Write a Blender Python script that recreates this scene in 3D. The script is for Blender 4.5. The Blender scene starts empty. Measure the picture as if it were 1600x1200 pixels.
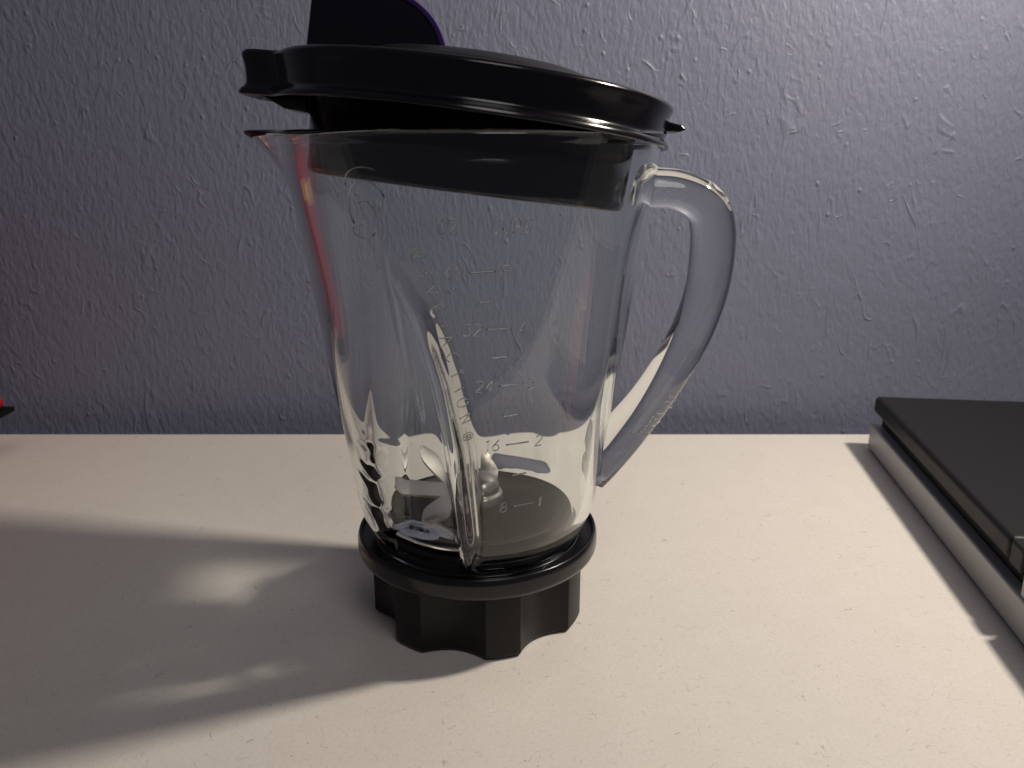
import bpy, bmesh, math, random
import numpy as np
from mathutils import Vector, Matrix
R = math.radians
sc = bpy.context.scene
random.seed(7); rng = np.random.default_rng(7)

# ------------------------------------------------------------------ camera
cd = bpy.data.cameras.new('camera'); cam = bpy.data.objects.new('camera', cd)
sc.collection.objects.link(cam); sc.camera = cam
cam.location = (0, 0, .2); cam.rotation_euler = (R(90 - 16.38), 0, 0)
cd.sensor_width = 36; cd.lens = 36 * 1330 / 1600
cd.clip_start = .01; cd.clip_end = 50
cd.dof.use_dof = True; cd.dof.focus_distance = .335; cd.dof.aperture_fstop = 19

# ------------------------------------------------------------------ light
w = bpy.data.worlds.new('World'); sc.world = w; w.use_nodes = True
bg = w.node_tree.nodes['Background']
bg.inputs[0].default_value = (.76, .76, .94, 1); bg.inputs[1].default_value = .065
ld = bpy.data.lights.new('desk_lamp_light', 'SPOT')
ld.energy = 15.2; ld.color = (1, .90, .79); ld.shadow_soft_size = .027
ld.spot_size = R(150); ld.spot_blend = 1.0
lamp = bpy.data.objects.new('desk_lamp_light', ld); sc.collection.objects.link(lamp)
LP = Vector((.42, .385, .53)); lamp.location = LP
lamp.rotation_euler = (Vector((-.26, .39, 0)) - LP).to_track_quat('-Z', 'Y').to_euler()
ld.cycles.is_caustics_light = True
l2 = bpy.data.lights.new('room_light', 'AREA'); l2.shape = 'DISK'; l2.size = .9
l2.energy = 7; l2.color = (1, .95, .92)
room = bpy.data.objects.new('room_light', l2); sc.collection.objects.link(room)
room.location = (.5, -.9, 1.9)
room.rotation_euler = (Vector((0, .4, .1)) - room.location).to_track_quat('-Z', 'Y').to_euler()

sc.view_settings.view_transform = 'Standard'; sc.view_settings.look = 'None'
sc.view_settings.exposure = 0; sc.view_settings.gamma = 1
sc.cycles.use_denoising = True
try: sc.cycles.denoiser = 'OPENIMAGEDENOISE'
except Exception: pass
sc.cycles.max_bounces = 24; sc.cycles.transmission_bounces = 20; sc.cycles.glossy_bounces = 8
sc.cycles.diffuse_bounces = 3; sc.cycles.sample_clamp_indirect = 4
sc.cycles.caustics_reflective = True; sc.cycles.caustics_refractive = True
sc.cycles.blur_glossy = .3

# ------------------------------------------------------------------ helpers
def link(o, parent=None):
    sc.collection.objects.link(o)
    if parent: o.parent = parent
    return o
def tag(o, label=None, cat=None, kind=None, group=None):
    if label: o['label'] = label
    if cat: o['category'] = cat
    if kind: o['kind'] = kind
    if group: o['group'] = group
    return o
def empty(name, loc, rot=(0, 0, 0)):
    o = bpy.data.objects.new(name, None); o.location = loc; o.rotation_euler = rot
    o.empty_display_size = .02
    return link(o)
def mesh_obj(name, verts, faces, mat, parent=None, smooth=True, fix=False):
    me = bpy.data.meshes.new(name)
    me.from_pydata([tuple(v) for v in verts], [], faces)
    if fix:
        bm = bmesh.new(); bm.from_mesh(me)
        bmesh.ops.recalc_face_normals(bm, faces=bm.faces); bm.to_mesh(me); bm.free()
    me.polygons.foreach_set('use_smooth', [smooth] * len(me.polygons))
    me.materials.append(mat); me.update()
    return link(bpy.data.objects.new(name, me), parent)
def bevel(o, wd, seg=3, ang=30):
    m = o.modifiers.new('bevel', 'BEVEL'); m.width = wd; m.segments = seg
    m.limit_method = 'ANGLE'; m.angle_limit = R(ang); m.harden_normals = False
    return o
def caster(o):
    o.cycles.is_caustics_caster = True
    return o
def receiver(o):
    o.cycles.is_caustics_receiver = True
    return o
def rev(name, prof, mat, parent=None, n=96, rf=None, closed=False, smooth=True, centre=(0, 0)):
    """surface of revolution of prof [(r,z)..]; rf(r,z,th) can change r"""
    V = []; F = []
    m = len(prof)
    for i in range(n):
        th = 2 * math.pi * i / n
        for (r, z) in prof:
            q = rf(r, z, th) if rf else r
            V.append((centre[0] + q * math.sin(th), centre[1] - q * math.cos(th), z))
    for i in range(n):
        j = (i + 1) % n
        for k in range(m if closed else m - 1):
            k2 = (k + 1) % m
            F.append((i * m + k, j * m + k, j * m + k2, i * m + k2))
    if not closed:
        if prof[0][0] > 1e-6: F.append(tuple(i * m for i in range(n))[::-1])
        if prof[-1][0] > 1e-6: F.append(tuple(i * m + m - 1 for i in range(n)))
    return mesh_obj(name, V, F, mat, parent, smooth, fix=True)
def round_prof(pts, seg=5):
    """pts [(r,z,radius)] -> polyline with rounded corners"""
    out = []
    for i, (r, z, c) in enumerate(pts):
        if c <= 0 or i == 0 or i == len(pts) - 1: out.append((r, z)); continue
        a = Vector(pts[i - 1][:2]); b = Vector((r, z)); d = Vector(pts[i + 1][:2])
        u = (a - b); v = (d - b); c = min(c, u.length * .49, v.length * .49)
        p = b + u.normalized() * c; q = b + v.normalized() * c
        for k in range(seg + 1):
            t = k / seg; w_ = p * (1 - t) ** 2 + b * 2 * t * (1 - t) + q * t * t
            out.append((w_.x, w_.y))
    return out
def tube(pts, r, n=6, closed=False):
    """verts, faces of a tube round a polyline"""
    V = []; F = []; N = len(pts); P = [Vector(p) for p in pts]
    for i in range(N):
        a = P[i - 1] if (i or closed) else P[i]; b = P[(i + 1) % N] if (i < N - 1 or closed) else P[i]
        t = (b - a).normalized()
        u = t.cross(Vector((.13, -.97, .21))).normalized(); v = t.cross(u)
        rr = r[i] if hasattr(r, '__len__') else r
        for k in range(n):
            an = 2 * math.pi * k / n
            V.append(P[i] + u * rr * math.cos(an) + v * rr * math.sin(an))
    for i in range(N if closed else N - 1):
        for k in range(n):
            k2 = (k + 1) % n; j = (i + 1) % N
            F.append((i * n + k, i * n + k2, j * n + k2, j * n + k))
    if not closed:
        F.append(tuple(range(n))[::-1]); F.append(tuple((N - 1) * n + k for k in range(n)))
    return V, F

# ------------------------------------------------------------------ materials
def mat(name):
    m = bpy.data.materials.new(name); m.use_nodes = True
    nt = m.node_tree; b = nt.nodes['Principled BSDF']
    return m, nt, b
def N(nt, t, **k):
    n = nt.nodes.new(t)
    for a, v in k.items(): setattr(n, a, v)
    return n
def L(nt, a, b): nt.links.new(a, b)
def coords(nt, scale=(1, 1, 1), rot=(0, 0, 0), loc=(0, 0, 0)):
    tc = N(nt, 'ShaderNodeTexCoord'); mp = N(nt, 'ShaderNodeMapping')
    mp.inputs['Scale'].default_value = scale; mp.inputs['Rotation'].default_value = rot
    mp.inputs['Location'].default_value = loc
    L(nt, tc.outputs['Object'], mp.inputs[0]); return mp.outputs[0]
def noise(nt, vec, scale, detail=2, rough=.5, dist=0):
    n = N(nt, 'ShaderNodeTexNoise'); n.inputs['Scale'].default_value = scale
    n.inputs['Detail'].default_value = detail; n.inputs['Roughness'].default_value = rough
    n.inputs['Distortion'].default_value = dist
    L(nt, vec, n.inputs['Vector']); return n.outputs['Fac']
def math_(nt, op, a, b=None, c=None, clamp=False):
    n = N(nt, 'ShaderNodeMath', operation=op); n.use_clamp = clamp
    for i, x in enumerate((a, b, c)):
        if x is None: continue
        if isinstance(x, (int, float)): n.inputs[i].default_value = x
        else: L(nt, x, n.inputs[i])
    return n.outputs[0]
def ramp(nt, fac, a, b, ca=(0, 0, 0, 1), cb=(1, 1, 1, 1)):
    r = N(nt, 'ShaderNodeValToRGB'); r.color_ramp.elements[0].position = a; r.color_ramp.elements[1].position = b
    r.color_ramp.elements[0].color = ca; r.color_ramp.elements[1].color = cb
    L(nt, fac, r.inputs[0]); return r.outputs[0]
def worm(nt, vec, scale, thick, mscale, mlo, mhi, dist=.0):
    """thin curved line fragments: a noise iso-line cut by a second noise"""
    a = noise(nt, vec, scale, 1, .4, dist)
    a = math_(nt, 'ABSOLUTE', math_(nt, 'SUBTRACT', a, .5))
    a = math_(nt, 'SUBTRACT', 1, math_(nt, 'DIVIDE', a, thick), clamp=True)
    m = ramp(nt, noise(nt, vec, mscale, 2), mlo, mhi)
    return math_(nt, 'MULTIPLY', a, m)
def mix(nt, fac, a, b):
    n = N(nt, 'ShaderNodeMix', data_type='RGBA')
    if isinstance(fac, (int, float)): n.inputs[0].default_value = fac
    else: L(nt, fac, n.inputs[0])
    for i, x in ((6, a), (7, b)):
        if isinstance(x, tuple): n.inputs[i].default_value = x
        else: L(nt, x, n.inputs[i])
    return n.outputs[2]

# painted wall with roller stipple and plaster ridges
m_wall, nt, b = mat('painted_plaster')
v1 = coords(nt, (1, 1, .42), (0, R(-14), 0)); v2 = coords(nt, (1, 1, .8), (0, R(20), 0), (3, 1, 7)); v3 = coords(nt)
h = math_(nt, 'MULTIPLY', noise(nt, v1, 230, 3, .6, .5), 1.5)
h = math_(nt, 'ADD', h, math_(nt, 'MULTIPLY', noise(nt, v1, 460, 2, .5), .6))
h = math_(nt, 'ADD', h, math_(nt, 'MULTIPLY', noise(nt, v3, 26, 2, .5), 1.1))
h = math_(nt, 'ADD', h, math_(nt, 'MULTIPLY', worm(nt, v1, 36, .028, 60, .56, .66, 1.0), .8))
h = math_(nt, 'ADD', h, math_(nt, 'MULTIPLY', worm(nt, v2, 55, .035, 75, .57, .66, .8), .7))
sp = N(nt, 'ShaderNodeTexVoronoi'); sp.inputs['Scale'].default_value = 80; L(nt, v2, sp.inputs['Vector'])
spk = ramp(nt, sp.outputs['Distance'], .03, .13, (1, 1, 1, 1), (0, 0, 0, 1))
spk = math_(nt, 'MULTIPLY', spk, ramp(nt, noise(nt, v3, 30, 1), .46, .56))
h = math_(nt, 'ADD', h, math_(nt, 'MULTIPLY', spk, 1.0))
bp = N(nt, 'ShaderNodeBump'); bp.inputs['Strength'].default_value = .62; bp.inputs['Distance'].default_value = .00085
L(nt, h, bp.inputs['Height']); L(nt, bp.outputs[0], b.inputs['Normal'])
L(nt, mix(nt, noise(nt, v3, 9, 4), (.182, .196, .272, 1), (.208, .220, .292, 1)), b.inputs['Base Color'])
b.inputs['Roughness'].default_value = .48

# speckled cream laminate
m_desk, nt, b = mat('speckled_laminate')
v = coords(nt); va = coords(nt, (1, .9, 1), (0, 0, R(30)), (2, 5, 0)); vb = coords(nt, (1, 1.4, 1), (0, 0, R(-35)), (9, 3, 0)); vc = coords(nt, (1.3, 1, 1), (0, 0, R(75)), (1, 8, 0))
base = mix(nt, noise(nt, v, 60, 5, .65), (.66, .615, .555, 1), (.735, .695, .64, 1))
base = mix(nt, ramp(nt, noise(nt, v, 640, 3, .75), .50, .80), base, (.585, .54, .485, 1))
f1 = worm(nt, va, 100, .007, 200, .56, .62, .3)
f2 = worm(nt, vb, 130, .008, 260, .56, .62, .3)
f3 = worm(nt, vc, 60, .004, 130, .58, .63, .3)
fib = math_(nt, 'MULTIPLY', math_(nt, 'MAXIMUM', math_(nt, 'MAXIMUM', f1, f2), f3), .42)
base = mix(nt, fib, base, (.20, .17, .15, 1))
vo = N(nt, 'ShaderNodeTexVoronoi'); vo.inputs['Scale'].default_value = 230; L(nt, v, vo.inputs['Vector'])
dots = ramp(nt, vo.outputs['Distance'], .05, .10, (1, 1, 1, 1), (0, 0, 0, 1))
sep = N(nt, 'ShaderNodeSeparateColor'); L(nt, vo.outputs['Color'], sep.inputs[0])
dots = math_(nt, 'MULTIPLY', math_(nt, 'MULTIPLY', dots, ramp(nt, sep.outputs[0],   .86, .90)), .6)
base = mix(nt, dots, base, (.22, .18, .15, 1))
L(nt, base, b.inputs['Base Color']); b.inputs['Roughness'].default_value = .42
b.inputs['Specular IOR Level'].default_value = .35
bp = N(nt, 'ShaderNodeBump'); bp.inputs['Strength'].default_value = .25; bp.inputs['Distance'].default_value = .0002
L(nt, noise(nt, v, 900, 2), bp.inputs['Height']); L(nt, bp.outputs[0], b.inputs['Normal'])

def plain(name, col, rough, metal=0, spec=.5, nscale=0, nstr=.1, coat=0, rvar=0):
    m, nt, b = mat(name)
    b.inputs['Base Color'].default_value = (*col, 1); b.inputs['Roughness'].default_value = rough
    b.inputs['Metallic'].default_value = metal; b.inputs['Specular IOR Level'].default_value = spec
    b.inputs['Coat Weight'].default_value = coat
    v = coords(nt)
    if nscale:
        bp = N(nt, 'ShaderNodeBump'); bp.inputs['Strength'].default_value = nstr; bp.inputs['Distance'].default_value = .0002
        L(nt, noise(nt, v, nscale, 3), bp.inputs['Height']); L(nt, bp.outputs[0], b.inputs['Normal'])
    if rvar:
        f = noise(nt, v, 60, 5, .65)
        L(nt, math_(nt, 'ADD', rough - rvar / 2, math_(nt, 'MULTIPLY', f, rvar)), b.inputs['Roughness'])
    return m
m_black = plain('glossy_black_plastic', (.006, .005, .007), .16, spec=.45, nscale=160, nstr=.05, rvar=.10)
m_cap = plain('translucent_violet_black_plastic', (.006, .004, .010), .2, spec=.45, nscale=200, nstr=.05, rvar=.08)
m_violet = plain('violet_light_through_edge', (.060, .026, .17), .3, nscale=200, nstr=.05)  # opaque; light passing through the thin edge is put into this colour
m_base = plain('satin_black_plastic', (.0065, .0062, .006), .42, spec=.3, nscale=1500, nstr=.25, rvar=.12)
m_ring = plain('collar_black_plastic', (.008, .008, .0085), .22, spec=.45, nscale=300, nstr=.06, rvar=.1)
m_floor = plain('dull_blade_base_plastic', (.028, .022, .018), .6, spec=.2, nscale=700, nstr=.3, rvar=.2)
m_steel = plain('stainless_steel', (.88, .82, .70), .36, metal=1, nscale=500, nstr=.2, rvar=.15)
m_gasket = plain('black_rubber', (.006, .006, .006), .5, spec=.08, nscale=500, nstr=.1)
m_console = plain('matt_black_console_plastic', (.0075, .0075, .008), .48, spec=.28, nscale=2600, nstr=.35, rvar=.08)
m_recess = plain('deep_black_plastic', (.004, .004, .005), .5, spec=.2, nscale=900)
m_silver = plain('silver_grey_console_plastic', (.42, .42, .425), .38, metal=.15, nscale=1800, nstr=.2, rvar=.1)
m_red = plain('red_plastic', (.34, .008, .012), .3, nscale=200, nstr=.05, rvar=.1)
m_yellow = plain('yellow_plastic', (.75, .42, .08), .35, nscale=200, nstr=.05)

m_glass = bpy.data.materials.new('clear_pressed_glass'); m_glass.use_nodes = True
nt = m_glass.node_tree; nt.nodes.clear()
g = N(nt, 'ShaderNodeBsdfGlass'); g.inputs['Color'].default_value = (.982, .994, .989, 1)
g.inputs['Roughness'].default_value = 0; g.inputs['IOR'].default_value = 1.5
out = N(nt, 'ShaderNodeOutputMaterial'); L(nt, g.outputs[0], out.inputs[0])

# ------------------------------------------------------------------ setting
WY = .587
wall = mesh_obj('wall', [(-1.6, WY, -.5), (1.6, WY, -.5), (1.6, WY, 1.3), (-1.6, WY, 1.3),
                         (-1.6, WY + .08, -.5), (1.6, WY + .08, -.5), (1.6, WY + .08, 1.3), (-1.6, WY + .08, 1.3)],
                [(0, 1, 2, 3), (5, 4, 7, 6), (1, 5, 6, 2), (4, 0, 3, 7), (3, 2, 6, 7), (4, 5, 1, 0)], m_wall, smooth=False)
tag(wall, 'lavender grey painted wall with lumpy roller texture behind the desk', kind='structure'); receiver(wall)
def box(name, x0, x1, y0, y1, z0, z1, m, parent=None):
    V = [(x, y, z) for z in (z0, z1) for y in (y0, y1) for x in (x0, x1)]
    F = [(0, 2, 3, 1), (4, 5, 7, 6), (0, 1, 5, 4), (2, 6, 7, 3), (0, 4, 6, 2), (1, 3, 7, 5)]
    return mesh_obj(name, V, F, m, parent, smooth=False)
desk = box('desk_top', -1.2, 1.2, .12, .557, -.03, 0, m_desk)
tag(desk, 'cream laminate desk top with fine dark speckles', kind='structure'); receiver(desk)
bevel(desk, .0006, 2)

# ------------------------------------------------------------------ jar
CX, CY = -.0148, .3365
jar = empty('blender_jar', (CX, CY, 0))
tag(jar, 'clear glass blender jar with handle, spout and black scalloped screw base on cream desk', 'blender jar')
ZB, ZR = .0365, .2012
def r_out(z):
    r = .0500 + (z - .055) * (.0713 - .0500) / (.197 - .055)
    t = np.clip((.0515 - z) / .0150, 0, 1)
    return r - .0047 * t ** 1.3
FC = [(.040, -29, 27), (.050, -28.3, 26), (.064, -27.5, 24.5), (.093, -25.5, 20.5), (.118, -24.3, 15.7), (.142, -24, 10), (.1575, -24.2, 3), (.17, -24.2, .5)]
FZ = np.array([a[0] for a in FC]); FCc = np.array([a[1] for a in FC]); FW = np.array([a[2] for a in FC])
def flute(thd, z):
    """inward depth 0..1 at angle (degrees, arrays) and height"""
    d = np.zeros_like(thd)
    for off, k, edge in ((0, 1.0, 6.5), (180, .6, 15.0)):
        c = np.interp(z, FZ, FCc) + off; wd = np.interp(z, FZ, FW)
        a = (thd - c + 180) % 360 - 180
        s = np.clip((wd - np.abs(a)) / np.where(a < 0, max(edge, 16.0), edge), 0, 1); s = s * s * (3 - 2 * s)
        dep = np.clip((.168 - z) / .11, 0, 1) ** .8 if off == 0 else np.clip((.150 - z) / .09, 0, 1) ** 1.6
        inner = 1 - .35 * np.clip(np.abs(a) / np.maximum(wd, 1), 0, 1) ** 2
        d += k * s * dep * inner
    return d
def rib(thd, z):
    """raised rounded rib along the flute's right edge"""
    c = np.interp(z, FZ, FCc); wd = np.interp(z, FZ, FW)
    a = (thd - (c + wd + .5) + 180) % 360 - 180
    k = np.clip((.160 - z) / .03, 0, 1)
    return np.exp(-(a / 3.9) ** 2) * k
def ripple(thd, z):
    """wavy pressed glass low down along the flute's left edge"""
    c = np.interp(z, FZ, FCc); wd = np.interp(z, FZ, FW)
    a = (thd - (c - wd + 3) + 180) % 360 - 180
    k = np.clip((.098 - z) / .025, 0, 1) * np.clip((z - .040) / .006, 0, 1)
    return .00050 * np.exp(-(a / 7.5) ** 2) * k * np.sin(z * 2 * math.pi / .0105 + a * .22 + .9 * np.sin(z * 420))
def spout(thd, z):
    a = (thd + 90 + 180) % 360 - 180
    t = np.clip((z - .172) / (ZR - .172), 0, 1)
    return np.exp(-(a / 11.0) ** 2) * (t ** 2.0)
def sstep(t):
    t = min(1.0, max(0.0, t)); return t * t * (3 - 2 * t)
def build_glass():
    nth = 720
    th = np.arange(nth) * 360 / nth - 180
    th = th + 0.0
    # profile: outer up, rim, inner down, bottom
    zo = np.concatenate([np.linspace(ZB + .001, .056, 22), np.linspace(.0572, .1975, 156)])
    prof = []
    for z in zo: prof.append((r_out(z), z, 'o'))
    ro = r_out(ZR)
    rimc = (ro - .0020, ZR - .0016)
    for a in np.linspace(0, 180, 13):
        prof.append((rimc[0] + .0027 * math.cos(R(a)), rimc[1] + .0019 * math.sin(R(a)), 'r'))
    zi = np.concatenate([np.linspace(.1975, .062, 140), np.linspace(.0610, .0425, 24)])
    for z in zi:
        ri = (.0500 + (z - .055) * .15) - .0048
        t = np.clip((.062 - z) / .0195, 0, 1)
        ri -= .0010 * t ** 2.4
        prof.append((ri, z, 'i'))
    ri = prof[-1][0]
    prof.append((ri + .0002, ZB + .0022, 'b')); prof.append((ri + .0010, ZB + .0005, 'b')); prof.append((ri + .0014, ZB, 'b'))
    prof.append((r_out(ZB) - .0006, ZB, 'b'))
    M = len(prof)
    V = np.zeros((nth, M, 3))
    for k, (r, z, s) in enumerate(prof):
        zz = np.full(nth, z)
        fl = flute(th, zz); sp_ = spout(th, zz)
        ta = R(1) * th
        # slight mould waviness so that reflections wander a little
        wob = .00010 * np.sin(3 * ta + 1 + z * 40) + .00007 * np.sin(7 * ta + z * 90)
        if s == 'o': fo = sstep((z - .0375) / .009); rr = r - 0.0082 * fl * fo + .0042 * rib(th, zz) * fo + ripple(th, zz) + .0150 * sp_ + wob * .6
        elif s == 'i': fi = sstep((z - .0485) / .008); rr = r - 0.0082 * flute(th, zz + .002) * fi - .0014 * rib(th, zz) * fi + .0150 * sp_ + wob * 1.6
        elif s == 'r': rr = r + .0150 * sp_
        else: rr = np.full(nth, r)
        V[:, k, 0] = rr * np.sin(ta); V[:, k, 1] = -rr * np.cos(ta); V[:, k, 2] = z
    V = V.reshape(-1, 3)
    i = np.arange(nth)[:, None]; j = (i + 1) % nth; k = np.arange(M)[None, :]; k2 = (k + 1) % M
    F = np.stack(np.broadcast_arrays(i * M + k, j * M + k, j * M + k2, i * M + k2), -1).reshape(-1, 4)
    me = bpy.data.meshes.new('glass_body')
    me.from_pydata(V.tolist(), [], F.tolist())
    me.polygons.foreach_set('use_smooth', [True] * len(me.polygons)); me.materials.append(m_glass); me.update()
    return me
gb = link(bpy.data.objects.new('glass_body', build_glass()), jar); caster(gb)

# handle: swept superellipse, in the plane of the spout (local x), outer end points on the wall
hin = [(.0655, .1800), (.0755, .1797), (.0835, .1745), (.0855, .1640), (.0853, .1430), (.0790, .1200), (.0695, .0985), (.0590, .0795)]
cl = [(.0655, .1800, .0078), (.0720, .1800, .0076), (.0790, .1793, .0076), (.0862, .1765, .0079), (.0915, .1710, .0084), (.0936, .1630, .0087),
      (.0938, .1530, .0087), (.0925, .1400, .0084), (.0890, .1270, .0082), (.0840, .1150, .0081), (.0775, .1030, .0080), (.0705, .0920, .0082),
      (.0635, .0825, .0088), (.0570, .0745, .0094), (.0505, .0670, .0098), (.0465, .0625, .0098)]
def catmull(P, sub=6):
    P = [np.array(p, float) for p in P]; out = []
    for i in range(len(P) - 1):
        p0 = P[max(i - 1, 0)]; p1 = P[i]; p2 = P[i + 1]; p3 = P[min(i + 2, len(P) - 1)]
        for s in range(sub):
            t = s / sub
            out.append(.5 * (2 * p1 + (p2 - p0) * t + (2 * p0 - 5 * p1 + 4 * p2 - p3) * t * t + (3 * p1 - p0 - 3 * p2 + p3) * t ** 3))
    out.append(P[-1]); return out
path = catmull(cl, 8); nn = 48; V = []; F = []
for i, p in enumerate(path):
    a = path[max(i - 1, 0)]; c = path[min(i + 1, len(path) - 1)]
    t = (c - a)[:2]; t = t / np.linalg.norm(t); nrm = np.array([t[1], -t[0]])  # in-plane normal
    nrm = nrm if nrm[0] > 0 or nrm[1] > 0 else -nrm
    nrm = np.array([-t[1], t[0]])
    for k in range(nn):
        an = 2 * math.pi * k / nn; e = 2 / 2.25
        u = abs(math.cos(an)) ** e * math.copysign(1, math.cos(an)); v_ = abs(math.sin(an)) ** e * math.copysign(1, math.sin(an))
        hw = p[2]; dw = .0098
        q = p[:2] + nrm * hw * u
        V.append((q[0], v_ * dw * (1 - .26 * u), q[1]))
for i in range(len(path) - 1):
    for k in range(nn):
        k2 = (k + 1) % nn; F.append((i * nn + k, (i + 1) * nn + k, (i + 1) * nn + k2, i * nn + k2))
F.append(tuple(range(nn))[::-1]); F.append(tuple((len(path) - 1) * nn + k for k in range(nn)))
# bend the ends so that they butt against the tapering wall
V2 = []
for (x, y, z) in V:
    lim = math.sqrt(max(float(r_out(z)) ** 2 - y * y, 0)) - .0003
    V2.append((max(x, lim), y, z))
handle = mesh_obj('handle', V2, F, m_glass, jar, fix=True); caster(handle)

# --- stroke lettering: raised glass beads
def arc(cx, cy, rx, ry, a0, a1, n=10):
    return [(cx + rx * math.cos(R(a0 + (a1 - a0) * i / n)), cy + ry * math.sin(R(a0 + (a1 - a0) * i / n))) for i in range(n + 1)]
G = {'0': [arc(.3, .5, .27, .5, 90, 450, 18)], 'O': [arc(.35, .5, .35, .5, 90, 450, 18)],
     '1': [[(.12, .78), (.32, 1), (.32, 0)]],
     '2': [arc(.3, .72, .27, .28, 160, -35, 10) + [(.03, 0), (.6, 0)]],
     '3': [arc(.28, .75, .26, .25, 150, -80, 10) + arc(.28, .26, .3, .26, 80, -150, 10)],
     '4': [[(.45, 0), (.45, 1), (.02, .3), (.62, .3)]],
     '5': [[(.55, 1), (.12, 1), (.08, .58)] + arc(.28, .32, .3, .32, 120, -140, 10)],
     '6': [[(.5, 1), (.12, .5)], arc(.3, .28, .27, .28, 0, 360, 14)],
     '7': [[(.03, 1), (.58, 1), (.2, 0)]],
     '8': [arc(.3, .75, .22, .24, 0, 360, 12), arc(.3, .26, .28, .26, 0, 360, 12)],
     'Z': [[(.05, 1), (.58, 1), (.03, 0), (.6, 0)]], 'C': [arc(.36, .5, .34, .5, 50, 310, 14)],
     'U': [[(.05, 1), (.05, .3)] + arc(.31, .3, .26, .3, 180, 360, 8) + [(.57, 1)]],
     'P': [[(.06, 0), (.06, 1), (.3, 1)] + arc(.3, .74, .26, .26, 90, -90, 8) + [(.06, .48)]],
     'S': [arc(.3, .75, .25, .25, 40, 270, 9) + arc(.3, .25, .27, .25, 90, -140, 9)],
     'W': [[(0, 1), (.2, 0), (.4, .8), (.6, 0), (.8, 1)]], 'A': [[(0, 0), (.33, 1), (.66, 0)], [(.12, .36), (.54, .36)]],
     'V': [[(0, 1), (.33, 0), (.66, 1)]], 'E': [[(.52, 1), (.05, 1), (.05, 0), (.52, 0)], [(.05, .52), (.45, .52)]],
     'T': [[(0, 1), (.6, 1)], [(.3, 1), (.3, 0)]], 'I': [[(.15, 0), (.15, 1)]], 'N': [[(.05, 0), (.05, 1), (.58, 0), (.58, 1)]],
     'D': [[(.05, 0), (.05, 1), (.25, 1)] + arc(.25, .5, .33, .5, 90, -90, 8) + [(.05, 0)]],
     'Y': [[(0, 1), (.3, .5), (.3, 0)], [(.6, 1), (.3, .5)]], 'K': [[(.05, 0), (.05, 1)], [(.55, 1), (.05, .45), (.58, 0)]],
     '-': [[(.08, .5), (.45, .5)]], 'R': [[(.1, 0), (.1, 1), (.32, 1)] + arc(.32, .75, .22, .25, 90, -90, 8) + [(.1, .5)], [(.3, .5), (.52, 0)]],
     '(': [arc(.3, .5, .5, .75, 0, 360, 20)]}
ADV = {'W': .98, 'I': .42, '1': .66, 'O': .9, 'C': .84, '-': .6, ' ': .6}
def densify(pl, step):
    o = [pl[0]]
    for a, b_ in zip(pl, pl[1:]):
        d = math.dist(a, b_); n = max(1, int(d / step))
        for i in range(1, n + 1): o.append((a[0] + (b_[0] - a[0]) * i / n, a[1] + (b_[1] - a[1]) * i / n))
    return o
def wall_pt(thd, z, lift=0.0):
    fz = float(flute(np.array([thd]), np.array([z]))[0]); rb = float(rib(np.array([thd]), np.array([z]))[0])
    r = float(r_out(z)) - .0098 * fz + .0016 * rb + lift
    return (r * math.sin(R(thd)), -r * math.cos(R(thd)), z)
BR = .00022
def bead(name, strokes, parent, mapping, rad=BR):
    VV = []; FF = []
    for s in strokes:
        P = [mapping(*q) for q in s]
        a, f = tube(P, rad, 6); o = len(VV); VV += a; FF += [tuple(i + o for i in q) for q in f]
    o = mesh_obj(name, VV, FF, m_glass, parent, True, fix=True); return o
def letters(text, th0, z0, size, name, ang=0, slant=.12):
    """text whose baseline starts at (th0,z0); ang turns the baseline (degrees)"""
    x = 0; S = []
    for ch in text:
        for s in G.get(ch, []):
            S.append([((px + x + slant * py) * size, py * size) for px, py in densify(s, .12)])
        x += ADV.get(ch, .8)
    ca, sa = math.cos(R(ang)), math.sin(R(ang))
    def mp(px, py):
        u = px * ca - py * sa; v_ = px * sa + py * ca
        z = z0 + v_; return wall_pt(th0 + math.degrees(u / float(r_out(z0))), z)
    return bead(name, S, gb_parent, mp)
gb_parent = gb
H = .0042
letters('OZ', -7.4, .1700, H, 'lettering'); letters('CUPS', 7.0, .1700, H, 'lettering')
def tick(a, b_, z):
    n = 6
    bead('graduation_line', [[(a + (b_ - a) * i / n, z + .00035 * i / n) for i in range(n + 1)]], gb, lambda t, zz: wall_pt(t, zz), .00028)
for a, b_, z in [(.9, 8.4, .1573), (3.5, 8.2, .1474), (5.8, 13.6, .1380), (7.4, 12.5, .1278), (10, 18.2, .1175), (11.4, 17.5, .1059),
                 (13.1, 21.7, .0947), (15.7, 21.6, .0821), (16.4, 26, .0690)]: tick(a, b_, z)
for t, th0, z in [('40', -6.3, .1552), ('5', 9.8, .1552), ('32', -1.4, .1358), ('4', 15.6, .1358), ('24', 2.2, .1154), ('3', 20.0, .1156),
                  ('16', 5.0, .0927), ('2', 24.2, .0929), ('8', 11.4, .0670), ('1', 27.2, .0670)]:
    letters(t, th0, z, H, 'graduation_number')
# WAVE-ACTION (R) follows the right edge of the flute
zz = .1640
for k, (ch, th0) in enumerate(zip('WAVE-ACTION', (-15.8, -13.9, -12.0, -10.6, -9.3, -8.5, -7.2, -6.0, -5.2, -4.6, -3.6))):
    letters(ch, th0, zz, .0042, 'lettering', ang=-66, slant=0)
    zz -= .0062 if ch not in 'I-' else .0042
letters('(', -2.2, .0990, .0026, 'lettering', ang=-64, slant=0); letters('R', -2.0, .0988, .0022, 'lettering', ang=-64, slant=0)
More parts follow.
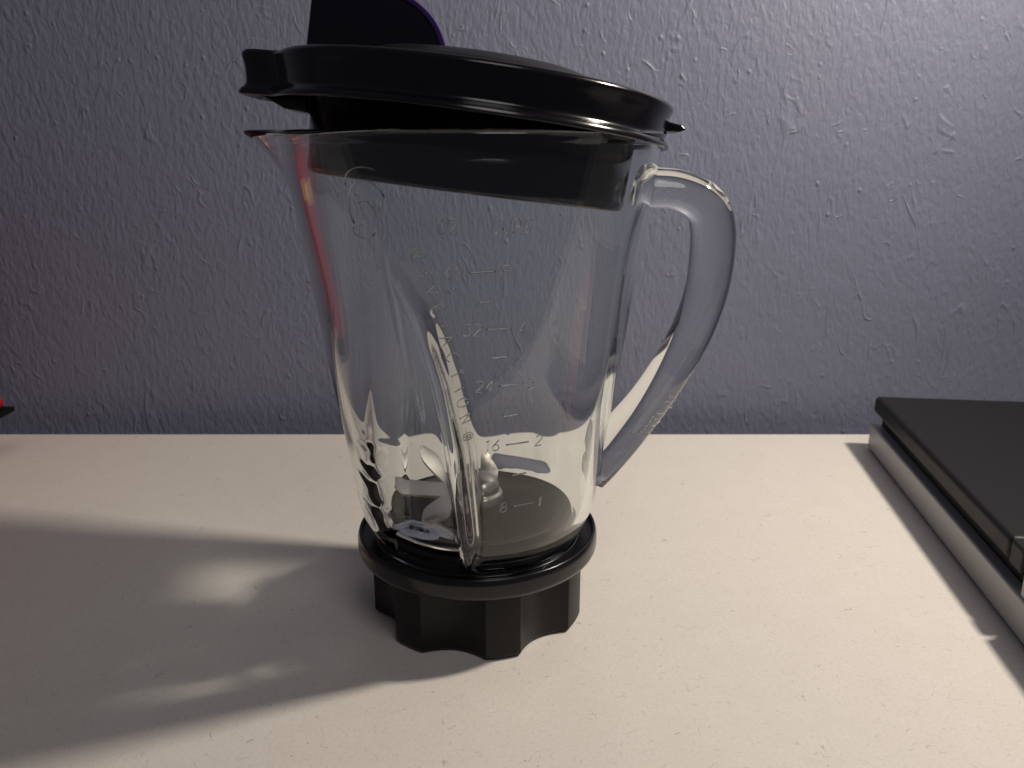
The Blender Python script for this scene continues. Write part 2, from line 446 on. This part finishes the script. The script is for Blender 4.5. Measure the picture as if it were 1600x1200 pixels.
# swirl emblem at the head of the flute
sw = [(-33.0 + 0, .1690)] ; 
o1 = arc(-27.2, .1772, 6.4, .0088, 215, 25, 18)
o2 = arc(-27.0, .1850, 6.6, .0050, 190, 50, 12)
o3 = arc(-28.0, .1738, 3.4, .0058, 120, -60, 12) + arc(-29.5, .1700, 3.8, .0024, -30, -200, 8)
bead('emblem', [o1], gb, lambda t, z: wall_pt(t, z), .00027); bead('emblem', [o2], gb, lambda t, z: wall_pt(t, z), .00022)
bead('emblem', [o3], gb, lambda t, z: wall_pt(t, z), .00022)
# mould lettering on the handle's near face
S = []; x = 0
for ch in 'DYKEN 07':
    for s in G.get(ch, []): S.append([((px + x) * .0034, py * .0034) for px, py in densify(s, .2)])
    x += ADV.get(ch, .82)
A0 = Vector((.0690, 0, .0805)); dr = Vector((.0215, 0, .0285)).normalized(); up_ = Vector((-dr.z, 0, dr.x))
bead('lettering', S, handle, lambda px, py: A0 + dr * px + up_ * py + Vector((0, -.00965, 0)), .00022)

# --- screw base
def scal(r, z, th):
    if r < .030: return r
    t = math.degrees(th); k = (t - 14.8 + 360 / 14) % (360 / 7) - 360 / 14   # 0 at a ridge centre
    if abs(k) < 9: return r
    u = (abs(k) - 9) / (360 / 14 - 9)
    return r - .0062 * (1 - (1 - u) ** 2) ** .9
base = rev('scalloped_base', round_prof([(.0405, .0325, 0), (.0455, .0300, .001), (.0455, .0015, .0014), (.0442, 0.0002, .0006), (.0365, .0002, 0), (.035, .004, 0), (.0345, .030, 0)], 4),
           m_base, jar, n=504, rf=lambda r, z, th: scal(r, z, th) if (z < .0335 and r > .0365) else r, smooth=True)
es = base.modifiers.new('edge', 'EDGE_SPLIT'); es.split_angle = R(24)
ring = rev('collar_ring', round_prof([(.0385, .0290, 0), (.0475, .0290, .0008), (.0504, .0300, .0012), (.0513, .0318, .0010), (.0513, .0368, .0012), (.0505, .0388, .0012),
                                      (.0496, .0390, .0008), (.0492, .0362, .0006), (.0405, .0362, 0), (.0385, .0360, 0)], 5), m_ring, jar, n=160, closed=True)
BZ = .0012
def dz(pr_): return [(a, z + BZ, c) for a, z, c in pr_]
fl = rev('blade_holder', round_prof(dz([(0, .0425, 0), (.0378, .0425, 0), (.0378, .0465, .0008), (.0366, .0472, .001), (.0330, .0455, .002), (.016, .0460, .002), (.0135, .0490, .002), (.009, .0515, .002), (0, .0515, 0)]), 5),
         m_floor, jar, n=120)
gk = rev('gasket', round_prof([(.0340, .0312, 0), (.0404, .0312, 0), (.0402, .0480, .0012), (.0388, .0485, .0008), (.0380, .0475, .0006), (.0380, .0425, 0), (.0340, .0425, 0)], 4), m_gasket, jar, n=120, closed=True)
blades = empty('blade_assembly', (0, 0, BZ)); blades.parent = jar
hub = rev('hub_nut', round_prof([(0, .0460, 0), (.0112, .0460, 0), (.0116, .0500, .002), (.0108, .0535, .002), (.0092, .0540, .0008), (.0096, .0565, .002), (.0080, .0595, .002), (.0045, .0610, .002), (0, .0612, 0)], 5), m_steel, blades, n=64)
receiver(fl); receiver(hub)
def blade(az, rise, ln, w0=.0062, roll=0):
    """sheet steel blade: flat at the hub, then bent up (rise) and twisted (roll)"""
    F = []; n = 18; pts = []
    for i in range(n + 1):
        t = i / n
        q = max(0, t - .3) / .7
        x = .002 + ln * (min(t, .3) + .7 * (q - .22 * q * q * abs(rise) / .02))
        z = .0562 + rise * q ** 1.3
        wdt = w0 * (1 - .15 * t) if t < .7 else w0 * .895 * (1 - ((t - .7) / .3) ** 2 * .8)
        ro = R(roll) * q
        for u, dz_ in ((-.5, 0), (-.2, .0004), (.2, .0004), (.5, -.0001)):
            pts.append((x, wdt * u * math.cos(ro), z + dz_ + wdt * u * math.sin(ro)))
    m = 4; V = pts + [(x, y, z - .0011) for x, y, z in pts]; o = len(pts)
    for i in range(n):
        for k in range(m - 1):
            a = i * m + k; F.append((a, a + 1, a + m + 1, a + m)); F.append((o + a, o + a + m, o + a + m + 1, o + a + 1))
        a = i * m; F.append((a, a + m, o + a + m, o + a)); a = i * m + m - 1; F.append((a, o + a, o + a + m, a + m))
    F.append((0, o, o + 1, o + 2, o + 3, 3, 2, 1)); a = n * m; F.append((a, a + 1, a + 2, a + 3, o + a + 3, o + a + 2, o + a + 1, o + a))
    b_ = mesh_obj('blade', V, F, m_steel, blades, True, fix=True); b_.rotation_euler = (0, 0, R(az))
    e = b_.modifiers.new('edge', 'EDGE_SPLIT'); e.split_angle = R(40); receiver(b_)
blade(196, .005, .034, .0150, -10); blade(144, .011, .031, .013, 22)
blade(238, -.003, .034, .012, -15); blade(78, .006, .020, .014, 38)

# ------------------------------------------------------------------ lid, tilted on the rim
lid = empty('jar_lid', (-.0142, .3365, .2035), (R(-3.0), R(7.3), 0))
tag(lid, 'glossy black blender lid with pouring flap, lying tilted on the glass rim', 'lid')
def lid_tab(r, z, th, amt=1.0):
    d = math.degrees(th); a = (d + 90 + 180) % 360 - 180
    s = 1 / (1 + (abs(a) / 12) ** 7)
    return r + .0135 * s * amt
top = rev('lid_shell', round_prof([(.0600, .0010, 0), (.0700, .0004, .0006), (.0722, -.0010, .0005), (.0733, -.0004, .0005), (.0728, .0010, .001), (.0706, .0030, .003), (.0712, .0080, .006), (.0730, .0132, .0015), (.0716, .0147, .0008),
                                   (.0660, .0148, .001), (.0620, .0140, .001), (0, .0140, 0)], 5),
          m_black, lid, n=240, rf=lambda r, z, th: lid_tab(r, z, th, 1.0 if r > .062 else 0))
top.location = (0, 0, 0)
plat = rev('raised_panel', round_prof([(.0500, .0130, 0), (.0470, .0180, .002), (.0385, .0216, .004), (0, .0226, 0)], 5), m_base, lid, n=120)
skirt = rev('sealing_skirt', round_prof([(.0603, .0012, 0), (.0603, -.0225, .0015), (.0593, -.0245, .0010), (.0570, -.0245, .001), (.0570, .0012, 0)], 5), m_black, lid, n=160, closed=True); receiver(skirt)
# under-tab lug
def solid(name, outline, y0, y1, m, parent):
    n = len(outline); V = [(x, y0, z) for x, z in outline] + [(x, y1, z) for x, z in outline]
    F = [tuple(range(n)), tuple(range(2 * n - 1, n - 1, -1))] + [(i, n + i, n + (i + 1) % n, (i + 1) % n) for i in range(n)]
    return mesh_obj(name, V, F, m, parent, False, fix=True)
lug = solid('tab_lug', [(-.0800, .0005), (-.0690, -.0040), (-.0608, -.0045), (-.0608, .0008)], -.010, .010, m_black, lid); bevel(lug, .0006, 2)
tab = solid('thumb_tab', [(.0705, .0100), (.0770, .0092), (.0790, .0078), (.0765, .0066), (.0705, .0060)], -.006, .006, m_black, lid); bevel(tab, .0008, 3)
# pouring flap: half-dome hood, its edge coloured violet as if light came through
flap = empty('pouring_cap', (-.0360, -.004, .0140)); flap.parent = lid
Hh = .0245; XR = .0243
arc_o = [(-XR * .96, Hh * .97), (-XR * .9, Hh)] + [(XR * math.sin(R(a)) , Hh * math.cos(R(a)) ** .92) for a in range(0, 90, 4)] + [(XR, 0.0)]
out_ = [(-XR, 0.0)] + arc_o
hood = solid('cap_hood', out_, -.017, .019, m_cap, flap); bevel(hood, .0022, 4, 50)
for p_ in hood.data.polygons: p_.use_smooth = True
V = []; F = []; q_ = arc_o[1:]
for i, (x, z) in enumerate(q_):
    a, c = q_[max(i - 1, 0)], q_[min(i + 1, len(q_) - 1)]
    t = Vector((c[0] - a[0], c[1] - a[1])).normalized(); nx, nz = -t.y, t.x
    if nx * x + nz * z < 0: nx, nz = -nx, -nz
    for dy in (-.0178, .0198):
        for dn in (-.0008, .0012): V.append((x + nx * dn, dy, z + nz * dn))
m = len(q_)
for i in range(m - 1):
    o = i * 4
    for a, c in ((0, 1), (1, 3), (3, 2), (2, 0)): F.append((o + a, o + c, o + 4 + c, o + 4 + a))
F.append((0, 1, 3, 2)); o = 4 * m - 4; F.append((o, o + 2, o + 3, o + 1))
lip = mesh_obj('cap_lip', V, F, m_violet, flap, False, fix=True); bevel(lip, .0004, 2, 50)

# ------------------------------------------------------------------ game console at right
con = empty('game_console', (.2356, .5298, 0), (0, 0, math.atan2(-.1256, 1) * 1.0))
tag(con, 'flat black and silver game console at the right edge of the desk', 'game console')
# local: x right, y toward the wall (negative y comes to the camera)
def rbox(name, x0, x1, y0, y1, z0, z1, m, bv, seg=3):
    return bevel(box(name, x0, x1, y0, y1, z0, z1, m, con), bv, seg)
con.rotation_euler = (0, 0, -math.atan(.1256))
con.rotation_euler = (0, 0, R(-7.16))
rbox('lower_case', 0, .23, -.335, 0, .0012, .0175, m_silver, .0012)
rbox('recess', .006, .226, -.330, -.004, .0170, .0270, m_recess, .0006)
rbox('side_step', .0008, .229, -.3352, -.2195, .0176, .0345, m_silver, .0012)
tp = rbox('top_panel', .0010, .232, -.2045, .001, .0250, .0362, m_console, .0030, 5)
fp = rbox('top_panel', .0010, .232, -.2170, -.2049, .0250, .0361, m_console, .0016, 3)
rbox('seam_light_block', .0022, .225, -.2160, -.1900, .0256, .0352, m_recess, .0003)  # hidden filler added so no light leaks through the seam into the shadow
rbox('foot', .010, .022, -.02, -.008, 0, .0013, m_recess, .0002); rbox('foot', .010, .022, -.30, -.288, 0, .0013, m_recess, .0002)

# ------------------------------------------------------------------ red appliance at the left edge
rt = empty('red_appliance', (-.398, .47, 0), (0, 0, 0))
tag(rt, 'red appliance with black trim, only its tip showing at the left edge', 'appliance')
def part_box(name, x0, x1, y0, y1, z0, z1, m, bv, seg=4): return bevel(box(name, x0, x1, y0, y1, z0, z1, m, rt), bv, seg)
part_box('housing', -.13, .063, -.05, .030, .008, .15, m_red, .014, 6)
part_box('red_bounce_block', -.13, .030, .0315, .088, .006, .15, m_red, .012, 5)  # unseen block added for red reflections in the glass and glow on the wall
part_box('foot_rim', -.13, .062, -.049, .029, .0, .009, m_gasket, .003)
part_box('control_band', .060, .066, -.03, .02, .120, .135, m_yellow, .002)
part_box('lever', .040, .0800, .026, .040, .0352, .0425, m_red, .0035)
part_box('lever_guard', .040, .0838, .022, .042, .0318, .0350, m_gasket, .0008)
